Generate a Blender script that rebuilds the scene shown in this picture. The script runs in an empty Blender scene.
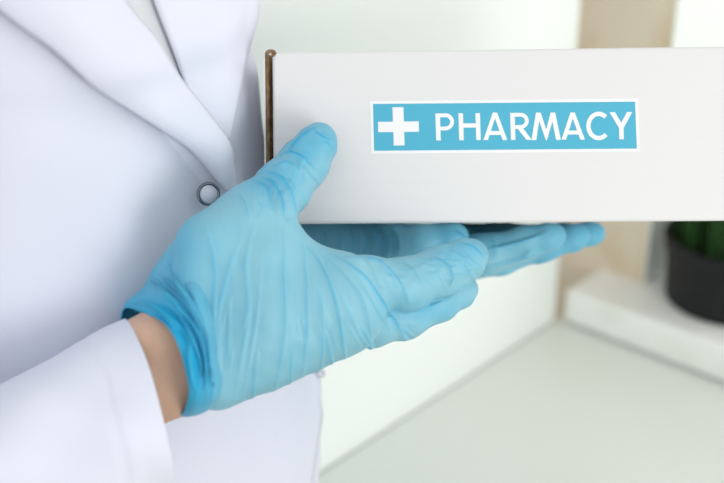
import bpy, bmesh, math, random
import numpy as np
from mathutils import Vector
from mathutils.bvhtree import BVHTree

random.seed(4); rng = np.random.default_rng(4)
scene = bpy.context.scene
COL = scene.collection

# ------------------------------------------------------------------ viewpoint
F = 1100.0                                   # focal length in pixels of a 724x483 frame
PIT = math.radians(25.0)
S, C = math.sin(PIT), math.cos(PIT)
CAM = np.array([0.0, 0.0, 1.42])             # desk top is 0.66 m below
RIGHT, UP, FWD = np.array([1., 0, 0]), np.array([0, S, C]), np.array([0, C, -S])
DESK = 0.76


def P(px, py, d):
    """world point d metres in front of the viewpoint along its axis"""
    return CAM + RIGHT * ((px - 362) * d / F) + UP * ((241.5 - py) * d / F) + FWD * d


def ray(px, py):
    v = RIGHT * (px - 362) / F + UP * (241.5 - py) / F + FWD
    return v / np.linalg.norm(v)


def project(V):
    q = V - CAM
    d = q @ FWD
    return 362 + F * (q @ RIGHT) / d, 241.5 - F * (q @ UP) / d, d


# ------------------------------------------------------------------ materials
def s2l(c):
    return tuple((x / 12.92 if x <= 0.04045 else ((x + 0.055) / 1.055) ** 2.4) for x in c)


def rgb(r, g, b):
    return s2l((r / 255, g / 255, b / 255)) + (1.0,)


def mat(name, col, rough=0.5, spec=0.4, metal=0.0, noise=None, bump=None, subsurf=0.0, sheen=0.0, coat=0.0):
    """noise=(scale, other colour, amount)  bump=(scale, strength, distance)"""
    m = bpy.data.materials.new(name); m.use_nodes = True
    nt = m.node_tree; b = nt.nodes['Principled BSDF']
    b.inputs['Base Color'].default_value = col
    b.inputs['Roughness'].default_value = rough
    b.inputs['Specular IOR Level'].default_value = spec
    b.inputs['Metallic'].default_value = metal
    b.inputs['Coat Weight'].default_value = coat
    b.inputs['Sheen Weight'].default_value = sheen
    if subsurf:
        b.inputs['Subsurface Weight'].default_value = subsurf
        b.inputs['Subsurface Radius'].default_value = (0.6, 0.8, 1.0)
        b.inputs['Subsurface Scale'].default_value = 0.006
    tc = nt.nodes.new('ShaderNodeTexCoord')
    if noise:
        n = nt.nodes.new('ShaderNodeTexNoise'); n.inputs['Scale'].default_value = noise[0]
        n.inputs['Detail'].default_value = 6
        r = nt.nodes.new('ShaderNodeMapRange'); r.inputs[1].default_value = .35; r.inputs[2].default_value = .75
        r.inputs[4].default_value = noise[2]
        mx = nt.nodes.new('ShaderNodeMix'); mx.data_type = 'RGBA'
        mx.inputs[6].default_value = col; mx.inputs[7].default_value = noise[1]
        nt.links.new(tc.outputs['Object'], n.inputs['Vector'])
        nt.links.new(n.outputs['Fac'], r.inputs[0]); nt.links.new(r.outputs[0], mx.inputs[0])
        nt.links.new(mx.outputs[2], b.inputs['Base Color'])
    if bump:
        n = nt.nodes.new('ShaderNodeTexNoise'); n.inputs['Scale'].default_value = bump[0]
        n.inputs['Detail'].default_value = 4
        bp = nt.nodes.new('ShaderNodeBump'); bp.inputs['Strength'].default_value = bump[1]
        bp.inputs['Distance'].default_value = bump[2]
        nt.links.new(tc.outputs['Object'], n.inputs['Vector'])
        nt.links.new(n.outputs['Fac'], bp.inputs['Height']); nt.links.new(bp.outputs[0], b.inputs['Normal'])
    return m


def glove_material():
    m = mat('nitrile_glove', rgb(140, 200, 220), rough=0.42, spec=0.35)
    nt = m.node_tree; b = nt.nodes['Principled BSDF']
    at = nt.nodes.new('ShaderNodeAttribute'); at.attribute_name = 'fold'
    mx = nt.nodes.new('ShaderNodeMix'); mx.data_type = 'RGBA'
    mx.inputs[6].default_value = rgb(136, 191, 206)      # one stretched layer, the hand shows through
    mx.inputs[7].default_value = rgb(24, 164, 208)       # gathered or doubled film, also shade tinted into the right thumb
    tc = nt.nodes.new('ShaderNodeTexCoord')
    n = nt.nodes.new('ShaderNodeTexNoise'); n.inputs['Scale'].default_value = 45; n.inputs['Detail'].default_value = 3
    ad = nt.nodes.new('ShaderNodeMath'); ad.operation = 'MULTIPLY_ADD'
    ad.inputs[1].default_value = 0.36; ad.inputs[2].default_value = -0.18
    ad2 = nt.nodes.new('ShaderNodeMath'); ad2.operation = 'ADD'; ad2.use_clamp = True
    nt.links.new(tc.outputs['Object'], n.inputs['Vector'])
    nt.links.new(n.outputs['Fac'], ad.inputs[0]); nt.links.new(ad.outputs[0], ad2.inputs[0])
    nt.links.new(at.outputs['Fac'], ad2.inputs[1]); nt.links.new(ad2.outputs[0], mx.inputs[0])
    nt.links.new(mx.outputs[2], b.inputs['Base Color'])
    n2 = nt.nodes.new('ShaderNodeTexNoise'); n2.inputs['Scale'].default_value = 160; n2.inputs['Detail'].default_value = 4
    mp = nt.nodes.new('ShaderNodeMapping'); mp.inputs['Scale'].default_value = (1.6, .5, .35)
    bp = nt.nodes.new('ShaderNodeBump'); bp.inputs['Strength'].default_value = 0.22; bp.inputs['Distance'].default_value = 0.0015
    nt.links.new(tc.outputs['Object'], mp.inputs[0]); nt.links.new(mp.outputs[0], n2.inputs['Vector'])
    nt.links.new(n2.outputs['Fac'], bp.inputs['Height']); nt.links.new(bp.outputs[0], b.inputs['Normal'])
    return m


def card_material():
    m = mat('white_card', rgb(226, 226, 226), rough=0.55, spec=0.3)
    nt = m.node_tree; b = nt.nodes['Principled BSDF']
    tc = nt.nodes.new('ShaderNodeTexCoord')
    w = nt.nodes.new('ShaderNodeTexWave'); w.wave_type = 'BANDS'; w.bands_direction = 'Z'
    w.inputs['Scale'].default_value = 40; w.inputs['Distortion'].default_value = 1.5
    w.inputs['Detail'].default_value = 2
    n = nt.nodes.new('ShaderNodeTexNoise'); n.inputs['Scale'].default_value = 30; n.inputs['Detail'].default_value = 3
    mp = nt.nodes.new('ShaderNodeMapping'); mp.inputs['Scale'].default_value = (.25, .25, 2.5)
    a = nt.nodes.new('ShaderNodeMath'); a.operation = 'MULTIPLY_ADD'; a.inputs[1].default_value = 0.3
    bp = nt.nodes.new('ShaderNodeBump'); bp.inputs['Strength'].default_value = .35; bp.inputs['Distance'].default_value = .0009
    nt.links.new(tc.outputs['Object'], w.inputs['Vector']); nt.links.new(tc.outputs['Object'], mp.inputs[0])
    nt.links.new(mp.outputs[0], n.inputs['Vector'])
    nt.links.new(w.outputs['Fac'], a.inputs[0]); nt.links.new(n.outputs['Fac'], a.inputs[2])
    nt.links.new(a.outputs[0], bp.inputs['Height']); nt.links.new(bp.outputs[0], b.inputs['Normal'])
    return m


def wall_material():
    """beige paint with rusty stains"""
    m = mat('stained_beige_paint', rgb(214, 203, 182), rough=0.8, spec=0.2)
    nt = m.node_tree; b = nt.nodes['Principled BSDF']
    tc = nt.nodes.new('ShaderNodeTexCoord')
    n = nt.nodes.new('ShaderNodeTexNoise'); n.inputs['Scale'].default_value = 9; n.inputs['Detail'].default_value = 5
    r = nt.nodes.new('ShaderNodeMapRange'); r.inputs[1].default_value = .52; r.inputs[2].default_value = .72; r.inputs[4].default_value = .75
    mx = nt.nodes.new('ShaderNodeMix'); mx.data_type = 'RGBA'
    mx.inputs[6].default_value = rgb(214, 203, 182); mx.inputs[7].default_value = rgb(188, 162, 118)
    nt.links.new(tc.outputs['Object'], n.inputs['Vector'])
    nt.links.new(n.outputs['Fac'], r.inputs[0]); nt.links.new(r.outputs[0], mx.inputs[0])
    nt.links.new(mx.outputs[2], b.inputs['Base Color'])
    return m


M = dict(
    glove=glove_material(), card=card_material(), wall=wall_material(),
    coat=mat('white_coat_cotton', rgb(218, 222, 235), rough=0.85, spec=0.15, sheen=0.15, bump=(900, .12, .0006)),
    shirt=mat('pale_grey_shirt', rgb(222, 225, 228), rough=0.9, spec=0.1, bump=(700, .15, .0006)),
    skin=mat('skin', rgb(208, 174, 152), rough=0.5, spec=0.35, subsurf=0.15, noise=(120, rgb(198, 156, 132), .5), bump=(500, .15, .0005)),
    hair=mat('dark_hair', rgb(60, 42, 32), rough=0.5),
    eye=mat('eye_white', rgb(235, 235, 230), rough=0.2),
    lip=mat('lip', rgb(190, 110, 100), rough=0.4),
    kraft=mat('kraft_edge', rgb(148, 121, 93), rough=0.9, spec=0.1, noise=(160, rgb(96, 74, 52), .9), bump=(400, .6, .001)),
    teal=mat('teal_ink', rgb(82, 178, 206), rough=0.45, spec=0.3),
    paper=mat('white_label_paper', rgb(242, 242, 243), rough=0.45, spec=0.3),
    metal=mat('brushed_metal', rgb(120, 128, 135), rough=0.25, metal=1.0),
    desk=mat('white_laminate', rgb(220, 225, 218), rough=0.3, spec=0.4),
    panel=mat('white_panel', rgb(236, 242, 238), rough=0.45, spec=0.35),
    sill=mat('white_sill', rgb(240, 242, 238), rough=0.4, spec=0.35, noise=(25, rgb(218, 216, 204), .4)),
    reveal=mat('white_reveal', rgb(226, 232, 226), rough=0.6, spec=0.25),
    pot=mat('black_plastic', rgb(24, 25, 27), rough=0.6, spec=0.25),
    soil=mat('soil', rgb(40, 32, 24), rough=1.0, spec=0.1, bump=(80, .8, .004)),
    grass=mat('blade_green', rgb(52, 96, 40), rough=0.5, spec=0.3, noise=(20, rgb(26, 52, 24), .9)),
    floor=mat('floor_boards', rgb(170, 160, 146), rough=0.6, noise=(4, rgb(150, 138, 122), .8)),
    cloth=mat('dark_trousers', rgb(50, 54, 64), rough=0.9),
    shoe=mat('white_shoe', rgb(220, 220, 220), rough=0.5),
)


# ------------------------------------------------------------------ object helpers
def origin_of(o):
    p = np.zeros(3)
    while o is not None:
        p = p + np.array(o.location); o = o.parent
    return p


def obj(name, V, Fc, material, parent=None, smooth=True, loc=None):
    base = origin_of(parent) if parent else np.zeros(3)
    l = np.zeros(3) if loc is None else np.array(loc) - base
    V = np.asarray(V, float) - base - l
    me = bpy.data.meshes.new(name)
    me.from_pydata([tuple(v) for v in V], [], [tuple(int(i) for i in f) for f in Fc])
    me.validate(); me.update()
    o = bpy.data.objects.new(name, me)
    me.materials.append(M[material])
    if smooth:
        me.polygons.foreach_set('use_smooth', [True] * len(me.polygons))
    COL.objects.link(o)
    if parent: o.parent = parent
    o.location = tuple(l)
    return o


def empty(name, loc, label, cat, group=None):
    o = bpy.data.objects.new(name, None); COL.objects.link(o)
    o.location = tuple(loc); o['label'] = label; o['category'] = cat
    if group: o['group'] = group
    return o


def fix_normals(o):
    bm = bmesh.new(); bm.from_mesh(o.data)
    bmesh.ops.recalc_face_normals(bm, faces=bm.faces)
    bm.to_mesh(o.data); bm.free()


def bevel(o, w, n=3, angle=0.6):
    md = o.modifiers.new('bevel', 'BEVEL'); md.width = w; md.segments = n
    md.limit_method = 'ANGLE'; md.angle_limit = angle


def solid(o, t, off=1.0):
    md = o.modifiers.new('thick', 'SOLIDIFY'); md.thickness = t; md.offset = off


def prism(base_pts, up_vec):
    """closed prism: polygon base_pts extruded along up_vec"""
    b = [np.array(p, float) for p in base_pts]; n = len(b)
    V = b + [p + np.array(up_vec) for p in b]
    Fc = [list(range(n))[::-1], list(range(n, 2 * n))] + [[i, (i + 1) % n, n + (i + 1) % n, n + i] for i in range(n)]
    return V, Fc


def merge(parts):
    V, Fc = [], []
    for v, f in parts:
        k = len(V); V += [np.array(x, float) for x in v]; Fc += [[i + k for i in q] for q in f]
    return V, Fc


def cr(points, n, closed=False):
    """Catmull-Rom through points, n samples"""
    p = np.asarray(points, float); m = len(p)
    t = np.linspace(0, m if closed else m - 1, n, endpoint=not closed)
    i = np.minimum(np.floor(t).astype(int), m - 1 if closed else m - 2); u = (t - i)[:, None]
    def g(k):
        return p[k % m] if closed else p[np.clip(k, 0, m - 1)]
    a, b, c, d = g(i - 1), g(i), g(i + 1), g(i + 2)
    return .5 * (2 * b + (c - a) * u + (2 * a - 5 * b + 4 * c - d) * u ** 2 + (3 * b - a - 3 * c + d) * u ** 3)


def loft(rings, nu, nv, closed=True, capa=False, capb=False):
    R = [cr(r, nu, closed) for r in rings]
    R = np.stack([cr([r[j] for r in R], nv) for j in range(nu)], 1)     # nv x nu x 3
    V = R.reshape(-1, 3); Fc = []
    w = nu if closed else nu - 1
    for i in range(nv - 1):
        for j in range(w):
            k = (j + 1) % nu
            Fc.append([i * nu + j, i * nu + k, (i + 1) * nu + k, (i + 1) * nu + j])
    if capa: Fc.append(list(range(nu))[::-1])
    if capb: Fc.append(list(range((nv - 1) * nu, nv * nu)))
    return V, Fc


def tube(path, radii, n=12, samples=None):
    p = np.asarray(path, float); r = np.broadcast_to(np.asarray(radii, float), (len(p),))
    if samples:
        q = cr(np.c_[p, r], samples); p, r = q[:, :3], q[:, 3]
    rings = []
    ref = np.array([.3, .2, .93])
    for i in range(len(p)):
        t = p[min(i + 1, len(p) - 1)] - p[max(i - 1, 0)]; t /= np.linalg.norm(t)
        a = np.cross(t, ref); a /= np.linalg.norm(a); b = np.cross(t, a)
        th = np.linspace(0, 2 * np.pi, n, endpoint=False)[:, None]
        rings.append(p[i] + r[i] * (np.cos(th) * a + np.sin(th) * b))
    V = np.concatenate(rings); Fc = []
    for i in range(len(p) - 1):
        for j in range(n):
            k = (j + 1) % n
            Fc.append([i * n + j, (i + 1) * n + j, (i + 1) * n + k, i * n + k])
    Fc += [list(range(n)), list(range((len(p) - 1) * n, len(p) * n))[::-1]]
    return V, Fc


def ellipsoid(c, r, nu=24, nv=14):
    V, Fc = [], []
    for i in range(nv + 1):
        a = math.pi * i / nv
        for j in range(nu):
            b = 2 * math.pi * j / nu
            V.append((c[0] + r[0] * math.sin(a) * math.cos(b), c[1] + r[1] * math.sin(a) * math.sin(b), c[2] + r[2] * math.cos(a)))
    for i in range(nv):
        for j in range(nu):
            k = (j + 1) % nu
            Fc.append([i * nu + j, (i + 1) * nu + j, (i + 1) * nu + k, i * nu + k])
    return V, Fc


def lathe(prof, c, n=48):
    V, Fc = [], []
    for r, z in prof:
        for j in range(n):
            a = 2 * math.pi * j / n
            V.append((c[0] + r * math.cos(a), c[1] + r * math.sin(a), c[2] + z))
    for i in range(len(prof) - 1):
        for j in range(n):
            k = (j + 1) % n
            Fc.append([i * n + j, i * n + k, (i + 1) * n + k, (i + 1) * n + j])
    return V, Fc


def torus(c, nrm, R, r, nu=40, nv=12, flat=1.0):
    nrm = np.array(nrm) / np.linalg.norm(nrm)
    a = np.cross(nrm, [0, 0, 1.]); a /= np.linalg.norm(a); b = np.cross(nrm, a)
    V, Fc = [], []
    for i in range(nu):
        t = 2 * math.pi * i / nu; d = math.cos(t) * a + math.sin(t) * b
        for j in range(nv):
            q = 2 * math.pi * j / nv
            V.append(np.array(c) + d * (R + r * math.cos(q)) + nrm * r * flat * math.sin(q))
    for i in range(nu):
        for j in range(nv):
            k, l = (i + 1) % nu, (j + 1) % nv
            Fc.append([i * nv + j, k * nv + j, k * nv + l, i * nv + l])
    return V, Fc


# ------------------------------------------------------------------ blended skin: distance field + surface nets
def smin(a, b, k):
    h = np.maximum(k - np.abs(a - b), 0) / k
    return np.minimum(a, b) - h * h * k * .25


def cone_field(G, a, b, ra, rb):
    ba = b - a; L = float(ba @ ba)
    q = [G[i] - a[i] for i in range(3)]
    t = np.clip((q[0] * ba[0] + q[1] * ba[1] + q[2] * ba[2]) / L, 0, 1)
    d = np.sqrt((q[0] - t * ba[0]) ** 2 + (q[1] - t * ba[1]) ** 2 + (q[2] - t * ba[2]) ** 2)
    return d - (ra + t * (rb - ra))


def chain_field(G, ch, k=0.003):
    d = None
    for (a, ra), (b, rb) in zip(ch[:-1], ch[1:]):
        e = cone_field(G, np.asarray(a, np.float32), np.asarray(b, np.float32), ra, rb)
        d = e if d is None else smin(d, e, k)
    return d


def grid_for(chains, h, pad):
    pts = np.array([p for c in chains for p, r in c]); rs = np.array([r for c in chains for p, r in c])[:, None]
    lo = (pts - rs).min(0) - pad; hi = (pts + rs).max(0) + pad
    n = np.ceil((hi - lo) / h).astype(int) + 1
    ax = [(lo[i] + h * np.arange(n[i])).astype(np.float32) for i in range(3)]
    return lo, (ax[0][:, None, None], ax[1][None, :, None], ax[2][None, None, :])


def surface_nets(Fd, lo, h):
    ins = Fd < 0
    c = np.zeros(tuple(np.array(Fd.shape) - 1), np.int8)
    for dx in (0, 1):
        for dy in (0, 1):
            for dz in (0, 1):
                c += ins[dx:dx + c.shape[0], dy:dy + c.shape[1], dz:dz + c.shape[2]]
    act = (c > 0) & (c < 8)
    idx = -np.ones(c.shape, np.int64); cells = np.argwhere(act); idx[act] = np.arange(len(cells))
    acc = np.zeros((len(cells), 3)); cnt = np.zeros(len(cells))
    corners = [(x, y, z) for x in (0, 1) for y in (0, 1) for z in (0, 1)]
    for a in corners:
        for ax in range(3):
            if a[ax]: continue
            b = list(a); b[ax] = 1
            fa = Fd[cells[:, 0] + a[0], cells[:, 1] + a[1], cells[:, 2] + a[2]].astype(float)
            fb = Fd[cells[:, 0] + b[0], cells[:, 1] + b[1], cells[:, 2] + b[2]].astype(float)
            m = (fa < 0) != (fb < 0)
            t = np.where(m, fa / np.where(fa - fb == 0, 1, fa - fb), 0)
            p = np.tile(np.array(a, float), (len(cells), 1)); p[:, ax] = t
            acc[m] += p[m]; cnt[m] += 1
    V = (cells + acc / cnt[:, None]) * h + lo
    quads = []
    for ax in range(3):
        o1, o2 = (ax + 1) % 3, (ax + 2) % 3
        sl = [slice(None)] * 3; sl2 = [slice(None)] * 3
        sl[ax] = slice(0, -1); sl2[ax] = slice(1, None)
        ch = ins[tuple(sl)] != ins[tuple(sl2)]
        e = np.argwhere(ch)
        e = e[(e[:, o1] > 0) & (e[:, o2] > 0) & (e[:, o1] < Fd.shape[o1] - 1) & (e[:, o2] < Fd.shape[o2] - 1)]
        def g(d1, d2):
            q = e.copy(); q[:, o1] += d1; q[:, o2] += d2
            return idx[q[:, 0], q[:, 1], q[:, 2]]
        q = np.stack([g(-1, -1), g(0, -1), g(0, 0), g(-1, 0)], 1)
        fl = ~ins[e[:, 0], e[:, 1], e[:, 2]]
        q[fl] = q[fl][:, ::-1]
        quads.append(q)
    Q = np.concatenate(quads)
    return V, Q


def vnormals(V, Q):
    n = np.cross(V[Q[:, 2]] - V[Q[:, 0]], V[Q[:, 3]] - V[Q[:, 1]])
    N = np.zeros_like(V)
    for k in range(4): np.add.at(N, Q[:, k], n)
    return N / np.maximum(np.linalg.norm(N, axis=1, keepdims=True), 1e-12)


def relax(V, Q, it=2, w=.5):
    for _ in range(it):
        A = np.zeros_like(V); c = np.zeros(len(V))
        for k in range(4):
            for dlt in (1, 3):
                np.add.at(A, Q[:, k], V[Q[:, (k + dlt) % 4]]); np.add.at(c, Q[:, k], 1)
        V = V * (1 - w) + w * A / np.maximum(c, 1)[:, None]
    return V


def K(px, py, d, r):
    """joint of a limb: position and radius (r given at the joint's own distance)"""
    return (P(px, py, d), r * d / F)


def seg_dist(px, py, line):
    """distance to a polyline, side of it and position 0..1 along it"""
    best = np.full(px.shape, 1e9); pos = np.zeros(px.shape); side = np.ones(px.shape)
    L = [math.dist(a, b) for a, b in zip(line[:-1], line[1:])]; tot = sum(L); s0 = 0
    for (a, b), l in zip(zip(line[:-1], line[1:]), L):
        dx, dy = b[0] - a[0], b[1] - a[1]
        t = np.clip(((px - a[0]) * dx + (py - a[1]) * dy) / (l * l), 0, 1)
        d = np.hypot(px - a[0] - t * dx, py - a[1] - t * dy)
        m = d < best; best[m] = d[m]; pos[m] = ((s0 + t * l) / tot)[m]
        side[m] = np.sign(dx * (py - a[1]) - dy * (px - a[0]))[m]; s0 += l
    return best, pos, side


def wrinkle(V, Q, creases, fold0):
    """raise pleats of gathered film along the given lines on the near side of the glove"""
    N = vnormals(V, Q); px, py, d = project(V)
    view = (CAM - V); view /= np.linalg.norm(view, axis=1, keepdims=True)
    face = np.clip(((N * view).sum(1) + .12) / .5, 0, 1)
    disp = np.zeros(len(V)); fold = fold0.copy()
    for line, w, amp, fw in creases:
        pts = np.array(cr(line, 20)); lo_, hi_ = pts.min(0) - 9 * w, pts.max(0) + 9 * w
        k = np.flatnonzero((px > lo_[0]) & (px < hi_[0]) & (py > lo_[1]) & (py < hi_[1]) & (face > 0))
        if not len(k): continue
        dd, pos, side = seg_dist(px[k], py[k], [tuple(q) for q in pts])
        tap = np.clip(np.minimum(pos, 1 - pos) / .3, 0, 1) ** .8 * np.clip(2.2 - dd / (4 * w), 0, 1)
        soft = np.where(side * (1 if w > 0 else -1) > 0, np.exp(-dd / (2.4 * w)), np.exp(-(dd / (.55 * w)) ** 2))
        far = np.exp(-(dd / (5 * w)) ** 2)
        disp[k] += face[k] * tap * amp * .0025 * (soft - .38 * far)
        fold[k] = np.maximum(fold[k], fold0[k] + face[k] * tap * np.exp(-(dd / (.6 * w)) ** 2) * fw * .7)
    return V + N * disp[:, None], np.clip(fold, 0, 1)


def set_fold(o, fold):
    a = o.data.attributes.new('fold', 'FLOAT', 'POINT')
    a.data.foreach_set('value', np.ascontiguousarray(fold, np.float32))


# ================================================================== SETTING
# desk corner and directions: U runs along the tall panel towards the viewer, W along the sill towards the right
KC = CAM + ray(555.5, 320) * ((DESK - CAM[2]) / ray(555.5, 320)[2])
_a = CAM + ray(312, 478) * ((DESK - CAM[2]) / ray(312, 478)[2])
U = _a - KC; U[2] = 0; U /= np.linalg.norm(U)
W = np.array([-U[1], U[0], 0.0])
Z = np.array([0, 0, 1.0])


def B(u, w, z):
    return KC * np.array([1, 1, 0]) + U * u + W * w + Z * z


def block(u0, u1, w0, w1, z0, z1):
    return prism([B(u0, w0, z0), B(u1, w0, z0), B(u1, w1, z0), B(u0, w1, z0)], Z * (z1 - z0))


def structure(name, parts, m, bv=0.0):
    V, Fc = merge(parts); o = obj(name, V, Fc, m, smooth=False); fix_normals(o)
    o['kind'] = 'structure'
    if bv: bevel(o, bv)
    return o


structure('floor', [block(-.9, 3.0, -1.6, 2.6, -.05, 0)], 'floor')
ULEN = 0.478
# desk
desk = empty('desk', B(.1, .5, 0), 'white laminate desk top beneath the held box, running up to the window sill', 'desk')
V, Fc = block(-.03, ULEN, .0008, 1.3, DESK - .028, DESK)
o = obj('desk_top', V, Fc, 'desk', desk, False); fix_normals(o); bevel(o, .002)
for u, w in ((.03, .05), (ULEN - .06, .05), (.03, 1.24), (ULEN - .06, 1.24)):
    V, Fc = block(u, u + .04, w, w + .04, 0, DESK - .028)
    o = obj('leg', V, Fc, 'desk', desk, False); fix_normals(o); bevel(o, .002)
# tall white panel at the left end of the desk
pan = empty('side_panel', B(.15, -.02, 0), 'tall plain white panel rising behind the box along the desk edge', 'panel')
V, Fc = block(0, ULEN + .02, -.022, -.0015, 0, 1.75)
o = obj('board', V, Fc, 'panel', pan, False); fix_normals(o); bevel(o, .002)
# window sill, wall pier and window recess
SH = .046
structure('window_sill', [block(-.75, .0, .011, 1.5, DESK + .003, DESK + SH)], 'sill', .004)
_p = CAM + ray(643, 284) * ((DESK + SH - CAM[2]) / ray(643, 284)[2]) - KC
PW = float(_p @ W); WALL_U = float(_p @ U)
structure('wall_back', [block(-.75, WALL_U, -1.5, PW, 0, 2.4), block(-.75, WALL_U, PW, 1.5, 0, DESK - .002),
                        block(-.75, WALL_U, PW, 1.5, 2.1, 2.4)], 'wall')
structure('trim_1', [block(-.70, WALL_U + .0015, PW - .0005, PW + .002, DESK + SH, 2.1)], 'reveal', .003)
V, Fc = merge([block(-.70, -.66, PW + .002, PW + .08, DESK + SH, 2.1), block(-.70, -.66, 1.2, 1.27, DESK + SH, 2.1),
               block(-.70, -.66, PW + .08, 1.2, DESK + SH, DESK + SH + .07), block(-.70, -.66, PW + .08, 1.2, 2.03, 2.1)])
win = obj('window_1', V, Fc, 'reveal', None, False); fix_normals(win); win['kind'] = 'structure'; bevel(win, .004)

# potted grass
pc = None
_r = ray(725, 300)
pc = CAM + _r * ((DESK + SH - CAM[2]) / _r[2])
pot = empty('potted_plant', pc, 'black plastic pot of green grass standing on the white window sill', 'plant')
R0 = .077
V, Fc = lathe([(0, .0005), (R0 * .87, .0005), (R0 * .91, .004), (R0 * .965, .062), (R0 * 1.0, .064), (R0 * 1.03, .082), (R0 * 1.01, .084),
               (R0 * .97, .084), (R0 * .95, .07), (0, .069)], pc, 64)
o = obj('pot', V, Fc, 'pot', pot); fix_normals(o); bevel(o, .001, 2)
V, Fc = lathe([(R0 * .945, .071), (R0 * .5, .076), (0, .077)], pc, 40); obj('soil', V, Fc, 'soil', pot)
gp = []
for i in range(420):
    a, r = random.random() * 6.283, R0 * .86 * math.sqrt(random.random())
    b = pc + np.array([r * math.cos(a), r * math.sin(a), .073])
    h_ = random.uniform(.05, .11); lean = random.uniform(.0, .35); la = a + random.uniform(-1, 1)
    d_ = np.array([math.cos(la), math.sin(la), 0]); s_ = np.array([-d_[1], d_[0], 0]) * random.uniform(.0012, .0022)
    pts = []
    for k in range(5):
        t = k / 4; c = b + d_ * lean * h_ * t * t + Z * h_ * t * (1 - .2 * lean * t); w_ = (1 - t) ** .6 + .02
        pts += [c - s_ * w_, c + np.cross(s_, Z) * w_ * .4, c + s_ * w_]
    f = []
    for k in range(4):
        for j in range(2): f.append([k * 3 + j, k * 3 + j + 1, k * 3 + j + 4, k * 3 + j + 3])
        f.append([k * 3 + 2, k * 3, k * 3 + 3, k * 3 + 5])
    gp.append((pts, f))
V, Fc = merge(gp); o = obj('grass', V, Fc, 'grass', pot); o['kind'] = 'stuff'

# ================================================================== BOX
D0 = 0.68
ROLL, YAW, TILT = math.radians(.40), math.radians(2.0), math.radians(-1.3)
ex = RIGHT * math.cos(YAW) - FWD * math.sin(YAW)
ez = UP * math.cos(TILT) + FWD * math.sin(TILT)
ex = ex * math.cos(ROLL) + ez * math.sin(ROLL)
ex = ex / np.linalg.norm(ex); ez = ez - ex * (ez @ ex); ez /= np.linalg.norm(ez)
en = np.cross(ex, ez)                                       # into the box, away from the viewer
if en @ FWD < 0: en = -en
BO = P(455, 137, D0)                                        # a point of the front face


def onfront(px, py, off=0.0):
    """point on the box front (off = metres proud of it)"""
    r_ = ray(px, py); t = ((BO - CAM) @ en) / (r_ @ en)
    return CAM + r_ * t - en * off


def bxy(px, py):
    q = onfront(px, py) - BO
    return q @ ex, q @ ez


def BX(x, y, n):
    return BO + ex * x + ez * y + en * n


x0, yt = bxy(272.0, 52.0); _, yb = bxy(300, 224.0); x1 = x0 + .335
xL = bxy(264.6, 120)[0]; DEP = .14


def bblock(xa, xb, ya, yb_, na, nb):
    return prism([BX(xa, ya, na), BX(xb, ya, na), BX(xb, ya, nb), BX(xa, ya, nb)], ez * (yb_ - ya))


box = empty('cardboard_box', BX((x0 + x1) / 2, yb, DEP / 2), 'white cardboard box with a teal pharmacy label, held in gloved hands', 'box')
V, Fc = bblock(xL + .0015, x1 + .004, yb + .0004, yt - .0015, .0090, DEP)
o = obj('carton', V, Fc, 'card', box, False); fix_normals(o); bevel(o, .0015)
V, Fc = bblock(x0, x1, yb, yt, 0, .005)
o = obj('front_panel', V, Fc, 'card', box, False); fix_normals(o); bevel(o, .0022, 4); front = o
# raw corrugated edge of the side wall: two liners and a fluted core
parts = []
xa, xb = xL + .0002, x0 - .0012
n_ = 60
ys = np.linspace(yb + .001, yt - .0008, n_)
col = []
for i, y in enumerate(ys):
    wob = .00025 * math.sin(i * 1.9) + .0002 * math.sin(i * .7)
    col.append([BX(xa + .0003 + wob * .5, y, .0015), BX(xa + .0016, y, .0009 + wob), BX(xb - .0016 + wob, y, .0014), BX(xb - .0009 + wob, y, .0075), BX(xb + .0012, y, .0088), BX(xa, y, .0088)])
V = [p for c in col for p in c]; Fc = []
for i in range(n_ - 1):
    for j in range(6):
        k = (j + 1) % 6
        Fc.append([i * 6 + j, i * 6 + k, (i + 1) * 6 + k, (i + 1) * 6 + j])
Fc += [list(range(6))[::-1], list(range((n_ - 1) * 6, n_ * 6))]
o = obj('corrugated_edge', V, Fc, 'kraft', box); fix_normals(o); o['label'] = 'raw brown corrugated edge'
# little curl of torn liner at the top corner
cx_, cy_ = bxy(270.5, 53.5)
pts = []
for i in range(26):
    t = i / 25; a = math.pi * (1.15 - 1.7 * t); r = .0022 * (1 - .45 * t)
    pts.append(BX(cx_ + .0002 + r * 1.25 * math.cos(a) + t * .0006, cy_ + r * .8 * math.sin(a), .0004))
V, Fc = tube(pts, [.0012] * 26, 8); V = np.array(V)
o = obj('fold_curl', V, Fc, 'kraft', box); fix_normals(o)
V, Fc = bblock(xL - .0004, xL + .0005, yb + .001, yt - .002, .0006, .0100)
o = obj('outer_liner', V, Fc, 'card', box, False); fix_normals(o)

# label: white paper, teal field, cross and lettering
def plate(pts, lift, th):
    b = [onfront(x, y, lift) for x, y in pts]
    V, Fc = prism(b, -en * th)
    return V, Fc


V, Fc = plate([(370, 101.2), (637.8, 98.7), (639.6, 151.3), (371.4, 153.8)], -.00005, .00025)
lab = obj('label_sticker', V, Fc, 'paper', box, False); fix_normals(lab)
V, Fc = plate([(373, 104), (635, 101.7), (636.8, 148.6), (374.2, 150.8)], .00015, .00018)
o = obj('teal_field', V, Fc, 'teal', lab, False); fix_normals(o)
V, Fc = merge([plate([(378, 121.9), (418.6, 121.4), (419, 131.8), (378.2, 132.2)], .0003, .00018),
               plate([(392.4, 107.4), (403.4, 107.2), (404.6, 145.4), (393.8, 145.6)], .0003, .00022)])
o = obj('white_cross', V, Fc, 'paper', lab, False); fix_normals(o)


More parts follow.
